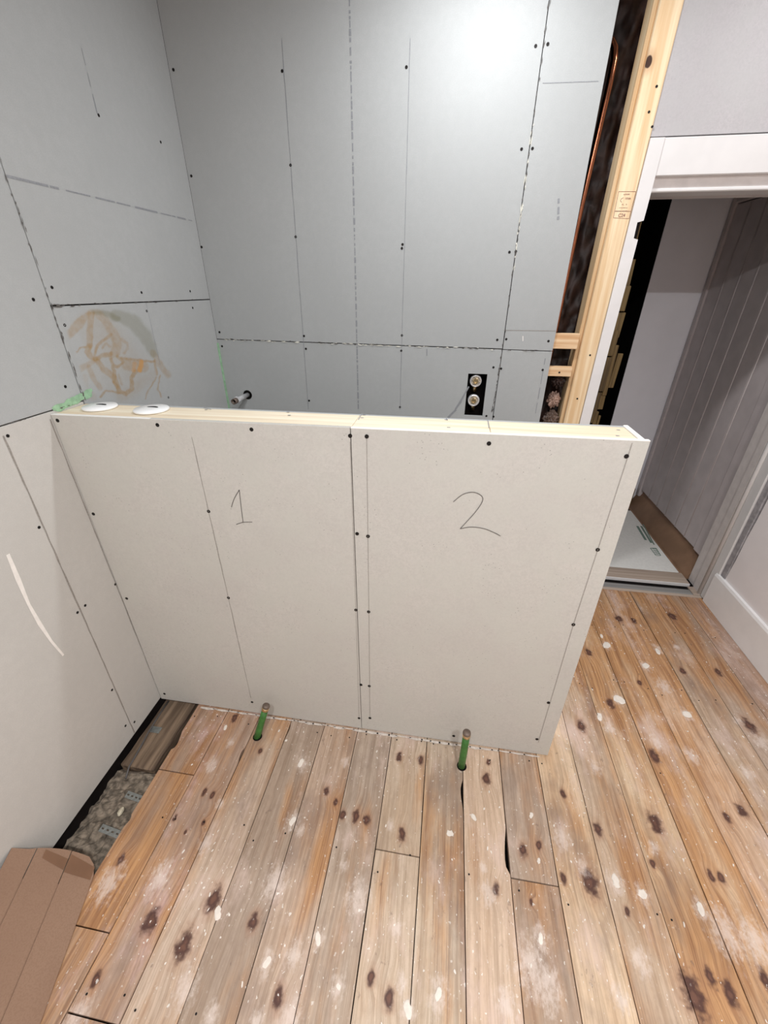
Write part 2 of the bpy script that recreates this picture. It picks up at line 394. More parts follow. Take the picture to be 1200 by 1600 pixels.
# rust-brown adhesive smear on the lower grey board
def stain_patch():
    to = lambda x, y: on(90 + x / 6, 470 + y / 6, 0, 0)
    R, O, G = 0, 1, 2
    strokes = [  # points in the stain, width, strength, channel, softness
        ([(300, 105), (190, 225), (75, 350)], [30, 90, 55], .42, R, 12), ([(315, 100), (300, 300), (300, 420)], [55, 55, 45], .42, R, 8),
        ([(300, 420), (275, 480), (320, 530), (350, 545)], 42, .5, R, 8), ([(180, 480), (205, 445), (270, 430)], 12, .5, R, 5),
        ([(340, 80), (430, 170), (500, 270), (560, 370), (545, 480), (500, 520)], [60, 60, 70, 80, 80, 40], .36, R, 14),
        ([(350, 500), (370, 420), (430, 370), (500, 320)], 22, .5, R, 6), ([(350, 545), (430, 510), (500, 500)], 34, .5, R, 8),
        ([(420, 440), (450, 400), (490, 430)], 16, .35, R, 6), ([(600, 360), (650, 400), (655, 450), (620, 490)], 20, .3, R, 7),
        ([(500, 540), (520, 640)], 24, .5, R, 7), ([(560, 520), (615, 570), (560, 625), (520, 600)], 22, .5, R, 6),
        ([(600, 540), (720, 550), (900, 570)], 16, .5, R, 5), ([(650, 600), (720, 610), (800, 620)], 95, .36, R, 12),
        ([(785, 575), (770, 650)], 34, .6, O, 10), ([(720, 590), (715, 650)], 30, .3, O, 10),
        ([(905, 560), (930, 690)], 18, .45, R, 6), ([(890, 480), (960, 600), (1040, 700)], [40, 50, 40], .36, R, 12),
        ([(540, 130), (700, 190), (820, 330), (900, 490)], [80, 110, 100, 60], .34, G, 26), ([(340, 90), (440, 110), (560, 170)], 40, .4, G, 18),
        ([(185, 655), (350, 560)], [60, 30], .32, R, 12), ([(290, 620), (340, 740), (400, 820)], 38, .32, R, 10),
        ([(370, 560), (430, 640), (520, 710), (580, 850)], [40, 50, 50, 30], .45, R, 9),
        ([(530, 660), (530, 760), (580, 850), (640, 870), (700, 820), (690, 720), (730, 665)], [26, 26, 30, 34, 34, 30, 40], .55, R, 7),
        ([(570, 690), (600, 780)], 18, .3, R, 8), ([(400, 900), (450, 840), (600, 868)], 14, .5, R, 6),
        ([(925, 720), (850, 840), (820, 920)], 10, .45, R, 5), ([(960, 700), (935, 830), (975, 900)], 10, .45, R, 5),
        ([(250, 720), (240, 840), (330, 900)], 60, .16, R, 20), ([(600, 900), (760, 800), (900, 700)], 70, .12, R, 25), ([(330, 200), (450, 420), (560, 640), (640, 800)], [240, 330, 420, 260], .09, R, 60), ([(450, 250), (760, 640)], 240, .07, R, 60)]
    S = [(P, [v / 2 for v in (wd if isinstance(wd, list) else [wd] * len(P))], a, ch, soft) for P, wd, a, ch, soft in strokes]
    y0, y1, z0, z1, st = .1395, .62, 1.06, 1.436, .003
    ny, nz = int((y1 - y0) / st), int((z1 - z0) / st)
    bm = bmesh.new(); lay = bm.verts.layers.float_color.new('stain'); gridv = []
    for i in range(ny + 1):
        row = []
        for j in range(nz + 1):
            y, z = y0 + (y1 - y0) * i / ny, z0 + (z1 - z0) * j / nz
            d_ = Vector((0, y, z)) - CAM; k_ = F / d_.dot(FWD); qx, qy = (600 + d_.dot(RIGHT) * k_ - 90) * 6, (800 + d_.dot(DOWN) * k_ - 470) * 6
            nz1 = noise.noise(Vector((y * 60, z * 60, 0))) * 9; nz2 = noise.noise(Vector((y * 60, z * 60, 5))) * 9
            yy, zz = qx + nz1, qy + nz2; c = [0., 0., 0.]
            for Q, W, a, ch, soft in S:
                best = 1e9
                for k in range(len(Q) - 1):
                    ay, az = Q[k]; dy, dz = Q[k + 1][0] - ay, Q[k + 1][1] - az; L2 = dy * dy + dz * dz
                    t = max(0, min(1, ((yy - ay) * dy + (zz - az) * dz) / L2)); d = math.hypot(yy - ay - t * dy, zz - az - t * dz) - (W[k] + (W[k + 1] - W[k]) * t)
                    if d < best: best = d
                f = max(0, min(1, .5 - best / (2 * soft)))
                rim = math.exp(-(best / (.6 * soft + 2)) ** 2) * .3       # smears dry darker at their rims
                v = a * 1.3 * (f * .8 + rim); c[ch] = 1 - (1 - c[ch]) * (1 - min(.9, v))
            e = min(i, ny - i, j, nz - j); fade = min(1, e / 4)
            v = bm.verts.new((.0004, y, z)); v[lay] = (c[0] * fade, c[1] * fade, c[2] * fade, 1); row.append(v)
        gridv.append(row)
    for i in range(ny):
        for j in range(nz): bm.faces.new((gridv[i][j], gridv[i + 1][j], gridv[i + 1][j + 1], gridv[i][j + 1]))
    return obj('adhesive_stain', bm, STAINED, wl)
st = stain_patch(); st['label'] = 'swirled rust-brown adhesive smear'
screws(wl, [(12, 681), (61, 824), (133, 946), (121, 957), (180, 913), (52, 468), (81, 449), (101, 508), (102, 604), (221, 457), (229, 486), (297, 455), (301, 481), (263, 621), (251, 222), (154, 180), (175, 1078), (210, 1128), (196, 1134)], 0, 0, .0042)
line(wl, [(5, 681), (210, 1145)], 0, 0, PENCIL, .004, jit=.0006, seed=1)
line(wl, [(78, 655), (251, 1088)], 0, 0, PENCIL, .003, jit=.0006, seed=9)
line(wl, [(10, 275), (300, 345)], 0, 0, PENCILF, .0045, 'printed_line', dash=((.02, .12), (.003, .03)), seed=2)
line(wl, [(228, 473), (250, 570)], 0, 0, PENCILF, .002, jit=.0005, seed=3)
line(wl, [(127, 75), (152, 178)], 0, 0, PENCILF, .003, 'scuff_mark', dash=((.02, .08), (.005, .03)), seed=4)
obj('plaster_scuff', ribbon([on(x, y, 0, 0) for x, y in [(12, 866), (28, 905), (45, 945), (62, 975), (80, 1002), (99, 1024)]], [.009, .013, .008, .011, .007, .006], (1, 0, 0)), SCUFF, wl)
bm = bmesh.new(); rnd = random.Random(7)
for k in range(16):
    t = k / 15; p = on(82 + 50 * t, 641 - 22 * t + rnd.uniform(-3, 3), 0, 0); q = p + Vector((0, rnd.uniform(.02, .05), rnd.uniform(-.004, .012)))
    ribbon([p, p.lerp(q, .5), q], [.010, rnd.uniform(.012, .022), .008], (1, 0, 0), .0007 + .00005 * k, bm)
o = obj('green_sealant_smear', bm, GREENP, wl); o['label'] = 'pale green smear at the rail end'
ragged([(0, .1195, 1.80), (0, .121, 1.45), (0, .1235, 1.20)], 0, 0, wl, PENCILD, 'torn_joint', .012, 46, 11)
ragged([(0, .124, 1.4475), (0, .20, 1.4465)], 0, 0, wl, PENCILD, 'torn_joint', .012, 12, 15)
ragged([(0, .124, 1.4475), (0, .94, 1.4408)], 0, 0, wl, PENCILD, 'torn_joint', .009, 26, 12)
ragged([(0, -.30, 1.196), (0, .11, 1.194)], 0, 0, wl, PENCILD, 'torn_joint', .006, 26, 13)
o = obj('green_board_edge', box(0, .006, BACK - .009, BACK - .001, .02, 1.262), GREENP, wl)

# ------------------------------------------------------------------ back wall of the shower space
wb = struct(empty('wall_back', (0, BACK, 0)))
JX = 1.2855
obj('backing', box(-.02, 1.47, BACK + .075, BACK + .12, -.1, CEIL), DARK, wb)
poly([(0, 1.2795), (0, CEIL), (1.2862, CEIL), (1.2842, 1.266)], 1, BACK, T, wb, GREY, 'plasterboard')
vx0, vx1, vz0, vz1 = 1.154, 1.236, .975, 1.1605         # cut-out for the two fittings
def lower_board():
    bm = bmesh.new(); z1 = lambda x: 1.2765 - .0112 * x
    parts = [(0, vx0, .02, None), (vx0, vx1, vz1, None), (vx0, vx1, .02, vz0), (vx1, 1.2735, .02, None)]
    for x0, x1, za, zb in parts:
        xa1 = x1 + (.0105 if x1 > 1.27 else 0)
        prism([(x0, za), (x1, za), (xa1, zb or z1(x1)), (x0, zb or z1(x0))], 1, BACK, BACK + T, bm)
    bmesh.ops.remove_doubles(bm, verts=bm.verts, dist=.0005)
    return obj('plasterboard', bm, GREY, wb)
lower_board()
poly([(1.2872, 1.2635), (1.2888, CEIL), (1.4925, CEIL), (1.4885, 1.2615)], 1, BACK, T, wb, GREY, 'plasterboard')
poly([(1.2770, .02), (1.2866, 1.2605), (1.4885, 1.2585), (1.4905, .02)], 1, BACK, T, wb, GREY, 'plasterboard')
# small hole behind the chrome outlet: a dark sleeve standing in the board
screws(wb, [(441, 111), (454, 258), (462, 370), (475, 525), (478, 545), (483, 626), (635, 105), (629, 382), (628, 388), (628, 524), (627, 548), (625, 636), (271, 109), (299, 275), (315, 386), (343, 519), (347, 541), (837, 72), (856, 69), (815, 233), (832, 232), (796, 394), (806, 393), (777, 531), (791, 530), (857, 533), (771, 574), (783, 576), (848, 578), (760, 650), (771, 651)], 1, BACK, .0048)
line(wb, [(440, 60), (482, 640)], 1, BACK, PENCILF, .0022, jit=.0006, seed=5)
line(wb, [(641, 60), (625, 640)], 1, BACK, PENCILF, .0018, jit=.0005, seed=6)
line(wb, [(546, 0), (560, 640)], 1, BACK, PENCILF, .006, 'printed_line', dash=((.006, .03), (.002, .012)), seed=7)
line(wb, [(848, 130), (935, 127)], 1, BACK, PENCILF, .002, seed=8)
line(wb, [(787, 516), (868, 517)], 1, BACK, PENCIL, .002, seed=8)
line(wb, [(852, 560), (835, 655)], 1, BACK, PENCILF, .003, 'printed_line', dash=((.02, .06), (.01, .03)), seed=14)
line(wb, [(667, 545), (667, 556)], 1, BACK, PENCILF, .004, 'scuff_mark')
line(wb, [(873, 310), (872, 345)], 1, BACK, PENCILF, .007, 'scuff_mark', dash=((.01, .03), (.005, .02)), seed=3)
line(wb, [(733, 604), (712, 640), (700, 652)], 1, BACK, PENCILF, .008, 'scuff_mark', jit=.002, seed=3)
line(wb, [(817, 525), (817, 533)], 1, BACK, SCUFF, .003, 'scuff_mark')
ragged([(.02, BACK, 1.2765), (1.28, BACK, 1.2632)], 1, BACK, wb, TORN, 'torn_paper', .013, 70, 21)
ragged([(.02, BACK, 1.279), (1.48, BACK, 1.2605)], 1, BACK, wb, PENCILD, 'torn_joint', .010, 80, 22)
ragged([(1.2868, BACK, 1.98), (1.2862, BACK, 1.55)], 1, BACK, wb, TORN, 'torn_paper', .014, 30, 23)
ragged([(1.2876, BACK, 2.3), (1.2856, BACK, 1.266), (1.2765, BACK, 1.0)], 1, BACK, wb, PENCILD, 'torn_joint', .011, 80, 24)

# ------------------------------------------------------------------ cavity beside the boards: insulation, pipe, noggings, stud
wd = struct(empty('wall_doorway', (1.67, .96, 0)))
obj('skim_coat', box(1.655, RW, .962, .98, 1.938, CEIL), SKIM, wd)
obj('core', box(1.655, RW + .02, .98, 1.12, 1.86, CEIL), ROUGHP, wd)
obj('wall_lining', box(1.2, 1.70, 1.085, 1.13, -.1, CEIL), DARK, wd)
def membrane():
    bm = bmesh.new(); G = []
    for i in range(16):
        row = []
        for j in range(150):
            x, z = 1.455 + .15 * i / 15, .7 + (CEIL - .7) * j / 149
            d = noise.fractal(Vector((x * 22, z * 9, 1)), .8, 2.1, 4) * .022 + abs(noise.noise(Vector((x * 30, z * 16, 3)))) * .022
            row.append(bm.verts.new((x, 1.07 - d * .8, z)))
        G.append(row)
    for i in range(15):
        for j in range(149): bm.faces.new((G[i][j], G[i + 1][j], G[i + 1][j + 1], G[i][j + 1]))
    return obj('insulation_membrane', bm, FOIL, wd, True)
membrane()
SL = .012                                               # the stud leans a little
stud = empty('timber_stud', (1.632, 1.0, 0))
tag(stud, 'tall pale pine stud with a stamped mark beside the doorway casing', 'stud')
def lean(x, z): return x + SL * (z - 1.5) / 1.0
def studbox(x0, x1, y0, y1, bev, z0=0, z1=CEIL):
    bm = box(x0, x1, y0, y1, z0, z1, bev)
    for v in bm.verts: v.co.x = lean(v.co.x, v.co.z)
    return bm
def stud_mat():
    m = wood_mat('pale_pine_stud', srgb(240, 219, 184), srgb(219, 184, 140), 2, [((1.617 - 1.632, .958 - 1.0, 2.118), .0105)]); return m
bm = studbox(1.6035, 1.6705, .957, 1.05, .003)
obj('post', bm, stud_mat(), stud)
bm = studbox(1.590, 1.6035, .975, 1.05, .002)
obj('side_batten', bm, PINE_Z, stud)
screws(stud, [(1026, 135), (1014, 175), (1019, 198), (922, 555), (902, 623)], 1, .957, .0038)
# grading stamp: a box frame, a heavy grade line and rows of print too small to read
def sp(x, y): return on(940 + x / 15, 280 + y / 15, 1, .957)
bm = bmesh.new()
for a, c in [((400, 290), (800, 290)), ((800, 290), (640, 925)), ((640, 925), (275, 905)), ((275, 905), (400, 290)), ((310, 750), (680, 752))]:
    ribbon([sp(*a), sp(*c)], .0012, (0, -1, 0), bm=bm)
obj('stamp_frame', bm, INK, stud)
bm = bmesh.new(); rnd = random.Random(5)
for x0, x1, y, h in [(520, 660, 355, 30), (560, 690, 455, 45), (480, 520, 595, 30), (575, 600, 590, 25), (410, 620, 672, 14), (330, 450, 748, 22), (480, 650, 748, 22)]:
    x = x0
    while x < x1 - 8:
        wv = rnd.uniform(10, 22); ribbon([sp(x, y - h / 2), sp(x - 3, y + h / 2)], .0007, (0, -1, 0), bm=bm)
        ribbon([sp(x, y + rnd.choice((-.5, 0, .5)) * h), sp(x + wv * .7, y + rnd.choice((-.5, 0, .5)) * h)], .0006, (0, -1, 0), bm=bm); x += wv
ribbon([sp(515, 432), sp(460, 460), sp(440, 505), sp(470, 545)], .0013, (0, -1, 0), bm=bm)
stuff(obj('stamp_print', bm, INK, stud))
def text_on(parent, s, p, size, mat, name, right=(1, 0, 0), up=(0, 0, 1)):
    cu = bpy.data.curves.new(name, 'FONT'); cu.body = s; cu.size = size; cu.offset = size * .015; cu.align_x = 'CENTER'; cu.align_y = 'CENTER'
    o = bpy.data.objects.new(name, cu); COL.objects.link(o)
    me = bpy.data.meshes.new_from_object(o); bpy.data.objects.remove(o); bpy.data.curves.remove(cu)
    r = Vector(right).normalized(); u = Vector(up); u = (u - r * u.dot(r)).normalized(); n = r.cross(u)
    mt = Matrix((r, u, n)).transposed().to_4x4(); me.transform(mt)
    me.transform(Matrix.Translation(Vector(p) + n * .0006 - wloc(parent))); me.materials.append(mat)
    o = bpy.data.objects.new(name, me); COL.objects.link(o); o.parent = parent; return o
text_on(stud, 'C24', sp(470, 850), .014, INK, 'stamp_grade')

def nogging(name, px, z0, z1, label, screw=None):
    o = empty(name, (1.545, .98, z0)); tag(o, label, 'nogging', 'noggings in the wall cavity')
    bm = box(1.455, 1.5885, .9585, .986, z0, z1, .0015)
    for v in bm.verts:
        if v.co.x > 1.55: v.co.x = lean(1.5895, v.co.z) - .0006
    obj('block', bm, PINE_N, o)
    if screw: screws(o, [screw], 1, .9585, .004)
    return o
nogging('nogging', 0, on(875, 545, 1, .9585).z, on(875, 521, 1, .9585).z, 'upper of two short pine noggings left of the stud')
nogging('nogging', 0, on(870, 588, 1, .9585).z, on(870, 573, 1, .9585).z, 'lower thinner pine nogging above the crumpled plastic', (874, 582))
pipe = obj('copper_pipe', tube([(1.462, 1.012, 2.19), (1.486, 1.008, 2.195), (1.505, 1.004, 2.186), (1.517, 1.0, 2.168), (1.5225, .998, 2.14), (1.5215, .998, 2.08), (1.505, 1.0, 1.742), (1.497, 1.0, 1.36), (1.488, 1.004, 1.0), (1.480, 1.008, .3)], .0105, 14), COPPER, None, True, loc=(1.480, 1.008, .3))
tag(pipe, 'bent copper pipe running up the dark wall cavity', 'pipe')
def crumple(name, c, rx, ry, rz, seed, mat, label):
    bm = bmesh.new(); bmesh.ops.create_icosphere(bm, subdivisions=4, radius=1)
    for v in bm.verts:
        p = v.co.normalized(); d = 1 + abs(noise.noise(p * 2.3 + Vector((seed, 0, 0)))) * .75 - .2 + noise.fractal(p * 5 + Vector((0, seed, 0)), 1, 2, 3) * .16
        v.co = Vector((c[0] + p.x * rx * d, c[1] + p.y * ry * d, c[2] + p.z * rz * d))
    return tag(obj(name, bm, mat, None, False, loc=c), label, 'plastic')
crumple('crumpled_sheet', (1.545, 1.0, 1.05), .026, .022, .033, 3, PAPER, 'pale crumpled brown plastic wad low in the wall cavity')
crumple('crumpled_sheet', (1.552, 1.012, 1.135), .026, .018, .034, 8, FOIL, 'dark crumpled plastic just under the lower nogging')
crumple('crumpled_sheet', (1.549, 1.0, .965), .032, .026, .036, 12, plain('brown_plastic_dull', srgb(96, 78, 68), .45, 0, .3, 30), 'brown plastic bundle beneath the pale wad')

# doorway: casing, head, moulding
t1 = struct(empty('trim_1', (1.69, .96, 0)))
bm = bmesh.new(); L = [(z, lean(1.671, z)) for z in (0, 1.933)]
rz = [0, .95, 1.10, 1.25, 1.40, 1.55, 1.648, 1.652, 1.70, 1.705, 1.74, 1.835, 1.933]
rx = [1.705, 1.7065, 1.708, 1.7095, 1.712, 1.7145, 1.7155, 1.700, 1.699, 1.7185, 1.7195, 1.7205, 1.7205]
obj('casing', prism([(L[0][1], 0)] + list(zip(rx, rz)) + [(L[1][1], 1.933)], 1, .952, .985), WHITEP, t1)
t2 = struct(empty('trim_2', (2.1, .96, 1.83)))
obj('head_board', box(1.7205, RW, .955, .99, 1.832, 1.933, .0015), WHITEP, t2)
obj('head_moulding', box(1.7215, RW, .978, 1.06, 1.800, 1.832, .001), JAMBP, t2)
obj('head_bead', box(1.7215, RW, .968, 1.06, 1.788, 1.7995, .003), WHITEP, t2)
obj('soffit', box(1.70, RW, 1.06, 1.13, 1.79, 1.86), JAMBP, t2)
# broken lath ends showing past the casing
for k, (x0, x1, z0, z1, y) in enumerate([(1.738, 1.765, 1.60, 1.72, 1.118), (1.746, 1.782, 1.47, 1.595, 1.118), (1.752, 1.790, 1.405, 1.50, 1.112), (1.760, 1.796, 1.30, 1.40, 1.118), (1.755, 1.786, 1.225, 1.33, 1.110), (1.758, 1.785, 1.07, 1.22, 1.108),
                                          (1.786, 1.806, 1.05, 1.27, 1.116), (1.808, 1.831, 1.085, 1.235, 1.122), (1.758, 1.780, .92, 1.065, 1.11), (1.782, 1.805, .985, 1.05, 1.118), (1.780, 1.796, .90, .975, 1.116), (1.797, 1.808, .90, .955, 1.12)]):
    bm = box(x0, x1, y, y + .012, z0, z1, .002)
    for v in bm.verts: v.co.x += .01 * (v.co.z - 1.3) + .003 * math.sin(k * 2.1 + v.co.z * 9)
    obj('lath', bm, LATHM, wd)
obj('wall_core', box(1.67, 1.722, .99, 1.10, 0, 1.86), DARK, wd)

# right-hand jamb of the doorway
t3 = struct(empty('trim_3', (RW, 1.1, 0)))
obj('jamb_lining', box(RW - .006, RW + .03, 1.135, 1.20, 0, 1.86, .001), JAMBP, t3)
obj('stop_bead', box(RW - .013, RW + .02, 1.085, 1.134, 0, 1.82, .004), JAMBP, t3)
obj('architrave_roll', tube([(RW - .008, 1.070, .0), (RW - .008, 1.070, 1.82)], .012, 12), WHITEP, t3, True)
obj('architrave', box(RW - .009, RW + .02, 1.0, 1.058, .0, 1.835, .003), WHITEP, t3)
obj('plaster_edge', box(RW - .002, RW + .02, .962, 1.0, .17, 1.835, .003), ROUGHP, t3)

# ------------------------------------------------------------------ lobby beyond the doorway
lobby = struct(empty('wall_lobby', (2.4, 2.15, 0)))
obj('end_wall', box(2.246, 2.75, 2.15, 2.156, -.1, CEIL), LOBBYP, lobby)
obj('side_wall', box(2.588, 2.70, 1.20, 2.15, -.1, CEIL), LOBBYP, lobby)
obj('dark_recess', box(1.2, 2.75, 3.0, 3.05, -.1, CEIL), DARK, lobby)  # recess faces coloured near-black so the strip reads as unlit
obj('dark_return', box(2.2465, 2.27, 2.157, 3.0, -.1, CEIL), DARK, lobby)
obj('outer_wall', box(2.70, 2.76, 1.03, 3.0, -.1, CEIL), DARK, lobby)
door = struct(empty('door_1', (2.58, 1.7, .15)))
ye = [1.302, 1.433, 1.557, 1.70, 1.831, 1.966, 2.095]
for a, c in zip(ye, ye[1:]):
    bm = box(2.566, 2.586, a + .0015, c - .0015, .155, 1.895, .003); obj('plank', bm, DOORP, door)
    if c < 2.05: obj('bead', tube([(2.567, c - .007, .156), (2.567, c - .007, 1.894)], .0042, 8), DOORP, door, True)
obj('ledge_frame', box(2.556, 2.588, 2.097, 2.138, .10, 1.945, .004), DOORP, door)
obj('ledge_frame', box(2.556, 2.588, 1.21, 2.096, 1.90, 1.945, .004), DOORP, door)
obj('ledge_frame', box(2.560, 2.588, 1.21, 1.30, .15, 1.899, .004), DOORP, door)
t4 = struct(obj('trim_4', prism([(2.512, .0), (2.522, .006), (2.584, .128), (2.586, .15), (2.588, 0)], 1, 1.205, 2.145), BROWNB))
obj('offcut', box(2.50, 2.532, 2.11, 2.145, .02, .155, .002), LATHM, lobby)
t5 = struct(empty('trim_5', (2.1, 1.1, 0)))
obj('threshold_front', box(1.60, 2.535, 1.034, 1.052, -.02, .003, .001), TAUPEW, t5)
obj('threshold_strip', box(1.60, 2.50, 1.054, 1.100, -.02, .001, .001), GREYW, t5)
obj('threshold_board', box(1.60, 2.518, 1.142, 1.242, -.02, .014, .002), TAUPEW, t5)
obj('paint_edge', box(1.60, 2.517, 1.134, 1.1415, -.02, .0125, .001), WHITEP, t5)
obj('gap_shade_strip', box(1.60, 2.54, 1.101, 1.1335, -.03, -.004), DARK, t5)  # dark strip laid in the gap, its shade put into the colour
obj('end_block', box(2.502, 2.538, 1.056, 1.128, -.02, .004, .002), TAUPEW, t5)
sheet = tag(obj('plasterboard_sheet', box(1.66, 2.505, 1.246, 2.02, .0, .0135, .001), EDGE, None, loc=(2.1, 1.6, 0)), 'white plasterboard sheet with green print lying beyond the doorway', 'sheet')
bm = bmesh.new()
def fq(x, y): return on(850 + x / 3.43, 650 + y / 3.43, 2, .0135)
for a, c, wv in [((500, 590), (545, 665), .016), ((520, 590), (575, 680), .014), ((530, 580), (590, 690), .008)]: ribbon([fq(*a), fq(*c)], wv, (0, 0, 1), bm=bm)
for a, c in [((570, 708), (600, 708)), ((600, 708), (625, 748)), ((625, 748), (600, 748)), ((600, 748), (570, 708))]: ribbon([fq(*a), fq(*c)], .006, (0, 0, 1), bm=bm)
for k in range(4): ribbon([fq(580 + 6 * k, 712 + 9 * k), fq(602 + 6 * k, 712 + 9 * k)], .009, (0, 0, 1), .0005, bm)
o = obj('board_print', bm, GREENINK, sheet); o['label'] = 'faded green print'

# ------------------------------------------------------------------ the half-height partition
HW = empty('partition_wall', (.765, .07, 0))
tag(HW, 'waist-high beige plasterboard half wall with a pale timber top rail', 'wall')
XJ = .8395; HX = 1.5295
poly([(.0015, .006), (.0015, 1.1855), (XJ - .0008, 1.1915), (XJ + .0005, .004)], 1, 0, T, HW, BEIGE, 'plasterboard')
poly([(XJ + .0022, .004), (XJ + .0012, 1.1895), (HX, 1.1945), (HX, .004)], 1, .0008, T - .0008, HW, BEIGE, 'plasterboard')
poly([(.0015, .006), (.0015, 1.186), (HX - T, 1.188), (HX - T, .006)], 1, .125, T, HW, GREY, 'plasterboard')
obj('end_board', box(HX - T, HX, T + .0005, .1375, .004, 1.1905, .0015), EDGE, HW)
for x0, x1, z in [(.0015, .8375, 1.188), (.8385, 1.1805, 1.188), (1.1815, HX - T - .001, 1.188)]:
    bm = box(x0, x1, T + .0005, .1245, z - .045, z, .0012)
    for v in bm.verts: v.co.z -= .003 * max(0, (.4 - v.co.x)) / .4
    obj('top_rail', bm, PINE_X, HW)
for x in (.0015, .36, .80, 1.46): obj('stud', box(x, x + .045, T + .001, .124, .046, 1.139), PINE_Z, HW)
obj('sole_plate', box(.165, HX - T - .001, T + .001, .124, .003, .045), PINE_X, HW)
o = obj('edge_paper', box(.0015, XJ - .001, .0004, T, 1.1862, 1.1880), EDGE, HW)
for v in o.data.vertices: v.co.z += .004 * ((v.co.x + .765) / XJ - .45)
o = obj('edge_paper', box(XJ + .001, HX - .0002, .0006, T, 1.1892, 1.1905), EDGE, HW)
for v in o.data.vertices: v.co.z += .0046 * ((v.co.x + .765 - XJ) / (HX - XJ))
screws(HW, [(90, 657), (246, 664), (393, 671), (547, 681), (573, 682), (764, 693), (979, 713), (146, 803), (198, 935), (326, 799), (357, 934), (394, 1097), (257, 1084), (558, 834), (575, 838), (556, 953), (576, 956), (564, 1070), (577, 1072), (561, 1122), (578, 1122), (934, 859), (896, 976), (857, 1098), (839, 1155), (709, 1150)], 1, 0, .0052)
line(HW, [(300, 683), (326, 799), (357, 934), (392, 1090)], 1, 0, PENCIL, .002, jit=.0006, seed=31)
line(HW, [(547, 690), (556, 953), (561, 1120)], 1, 0, PENCIL, .0013, seed=32)
line(HW, [(573, 685), (577, 1000), (578, 1120)], 1, 0, PENCIL, .0013, seed=33)
line(HW, [(988, 692), (934, 859), (896, 976), (841, 1160)], 1, 0, PENCIL, .0015, seed=34)
def scrawl(parent, pix, name, wd_):
    bm = bmesh.new()
    for s in pix:
        P = [Vector((x, y, 0)) for x, y in s]; out = []
        for i in range(len(P) - 1):                        # catmull-rom through the drawn points
            p0, p1, p2, p3 = P[max(i - 1, 0)], P[i], P[i + 1], P[min(i + 2, len(P) - 1)]
            for k in range(6):
                t = k / 6; out.append(.5 * (2 * p1 + (p2 - p0) * t + (2 * p0 - 5 * p1 + 4 * p2 - p3) * t * t + (3 * p1 - p0 - 3 * p2 + p3) * t ** 3))
        out.append(P[-1]); ribbon([on(p.x, p.y, 1, 0) for p in out], wd_, (0, -1, 0), .0007, bm)
    return obj(name, bm, PENCILD, parent)
s3 = lambda L, ox, oy: [(ox + x / 3, oy + y / 3) for x, y in L]
scrawl(HW, [s3([(185, 517), (198, 478), (222, 436)], 300, 620), s3([(222, 436), (230, 510), (240, 590)], 300, 620), s3([(208, 598), (240, 588), (283, 587)], 300, 620)], 'pencilled_number', .0021)
scrawl(HW, [s3([(205, 492), (250, 457), (300, 447), (338, 465), (340, 492), (308, 540), (265, 588), (237, 618)], 640, 620), s3([(237, 618), (290, 610), (350, 618), (400, 638), (426, 652)], 640, 620)], 'pencilled_number', .0019)
def rail_marks():                                           # pencil ticks and nail dents on the rail
    bm = bmesh.new(); n = Vector((0, 0, 1)); Z = 1.188
    for a, c in [((560, 656), (566, 646)), ((764, 669), (762, 656)), ((697, 652), (699, 657)), ((318, 636), (330, 640))]: ribbon([on(*a, 2, Z), on(*c, 2, Z)], .0022, n, bm=bm)
    for x, y in [(569, 648), (566, 653), (697, 656), (701, 668), (966, 672), (965, 681), (450, 644), (452, 649), (322, 640)]:
        p = on(x, y, 2, Z); ribbon([p - Vector((.004, 0, 0)), p + Vector((.004, 0, 0))], .005, n, bm=bm)
    return obj('rail_marks', bm, PENCILF, HW)
rail_marks()
def cover(x, y, r, label):
    o = empty('cover_plate', (x, y, 1.189)); tag(o, label, 'cover', 'round cover plates on the half wall')
    z = 1.1866 if x < .15 else 1.1872
    obj('disc', lathe([(r * .97, z), (r, z + .002), (r, z + .004), (r * .96, z + .0068), (r * .3, z + .0074), (.0002, z + .0074)], (x, y, 0), (0, 0, 1), 40), PVC, o, True)
    A = [(x + math.cos(a) * r * .62, y - .012 + math.sin(a) * r * .62) for a in [math.radians(124 - 68 * k / 8) for k in range(9)]]
    obj('slot', ribbon([(p[0], p[1] - .006, z + .0072) for p in A], [.003, .0075, .009, .0095, .0095, .0095, .009, .0075, .003], (0, 0, 1), .0008), HOLE, o)
cover(.084, .083, .0455, 'white round slotted cover plate on the rail nearest the left wall')
cover(.249, .079, .0465, 'white round slotted cover plate on the rail, second from left wall')

# ------------------------------------------------------------------ plumbing
def fitting(z, label):
    x = 1.19; o = empty('pipe_fitting', (x, 1.0, z)); tag(o, label, 'fitting', 'brass fittings in the wall cut-out'); ax = (0, -1, 0)
    obj('collar', lathe([(.012, .0), (.0255, .0), (.0265, .008), (.0265, .02), (.024, .024), (.020, .0235), (.0185, .014), (.0125, .012)], (x, .985, z), ax, 28), CHROME, o, True)
    obj('nut', lathe([(.0122, .002), (.0135, .030), (.012, .034), (.0075, .034), (.007, .024), (.0002, .024)], (x, .985, z), ax, 6), BRASS, o)
    obj('elbow', tube([(x, .987, z), (x, .998, z - .006), (x - .001, 1.0, z - .03), (x - .0015, 1.0, z - .052)], [.013, .014, .013, .012], 14), BRASS, o, True)
fitting(1.126, 'upper brass and chrome pipe fitting in the wall cut-out')
fitting(1.040, 'lower brass and chrome pipe fitting in the wall cut-out')
outlet = empty('shower_outlet', (.109, .94, 1.03)); tag(outlet, 'short chrome pipe sticking out low on the grey back wall', 'pipe')
obj('sleeve', lathe([(.0225, -.001), (.0215, .0012), (.0185, .0012), (.0182, .0005), (.0002, .0005)], (.109, BACK, 1.029), (0, -1, 0), 24), HOLE, outlet)
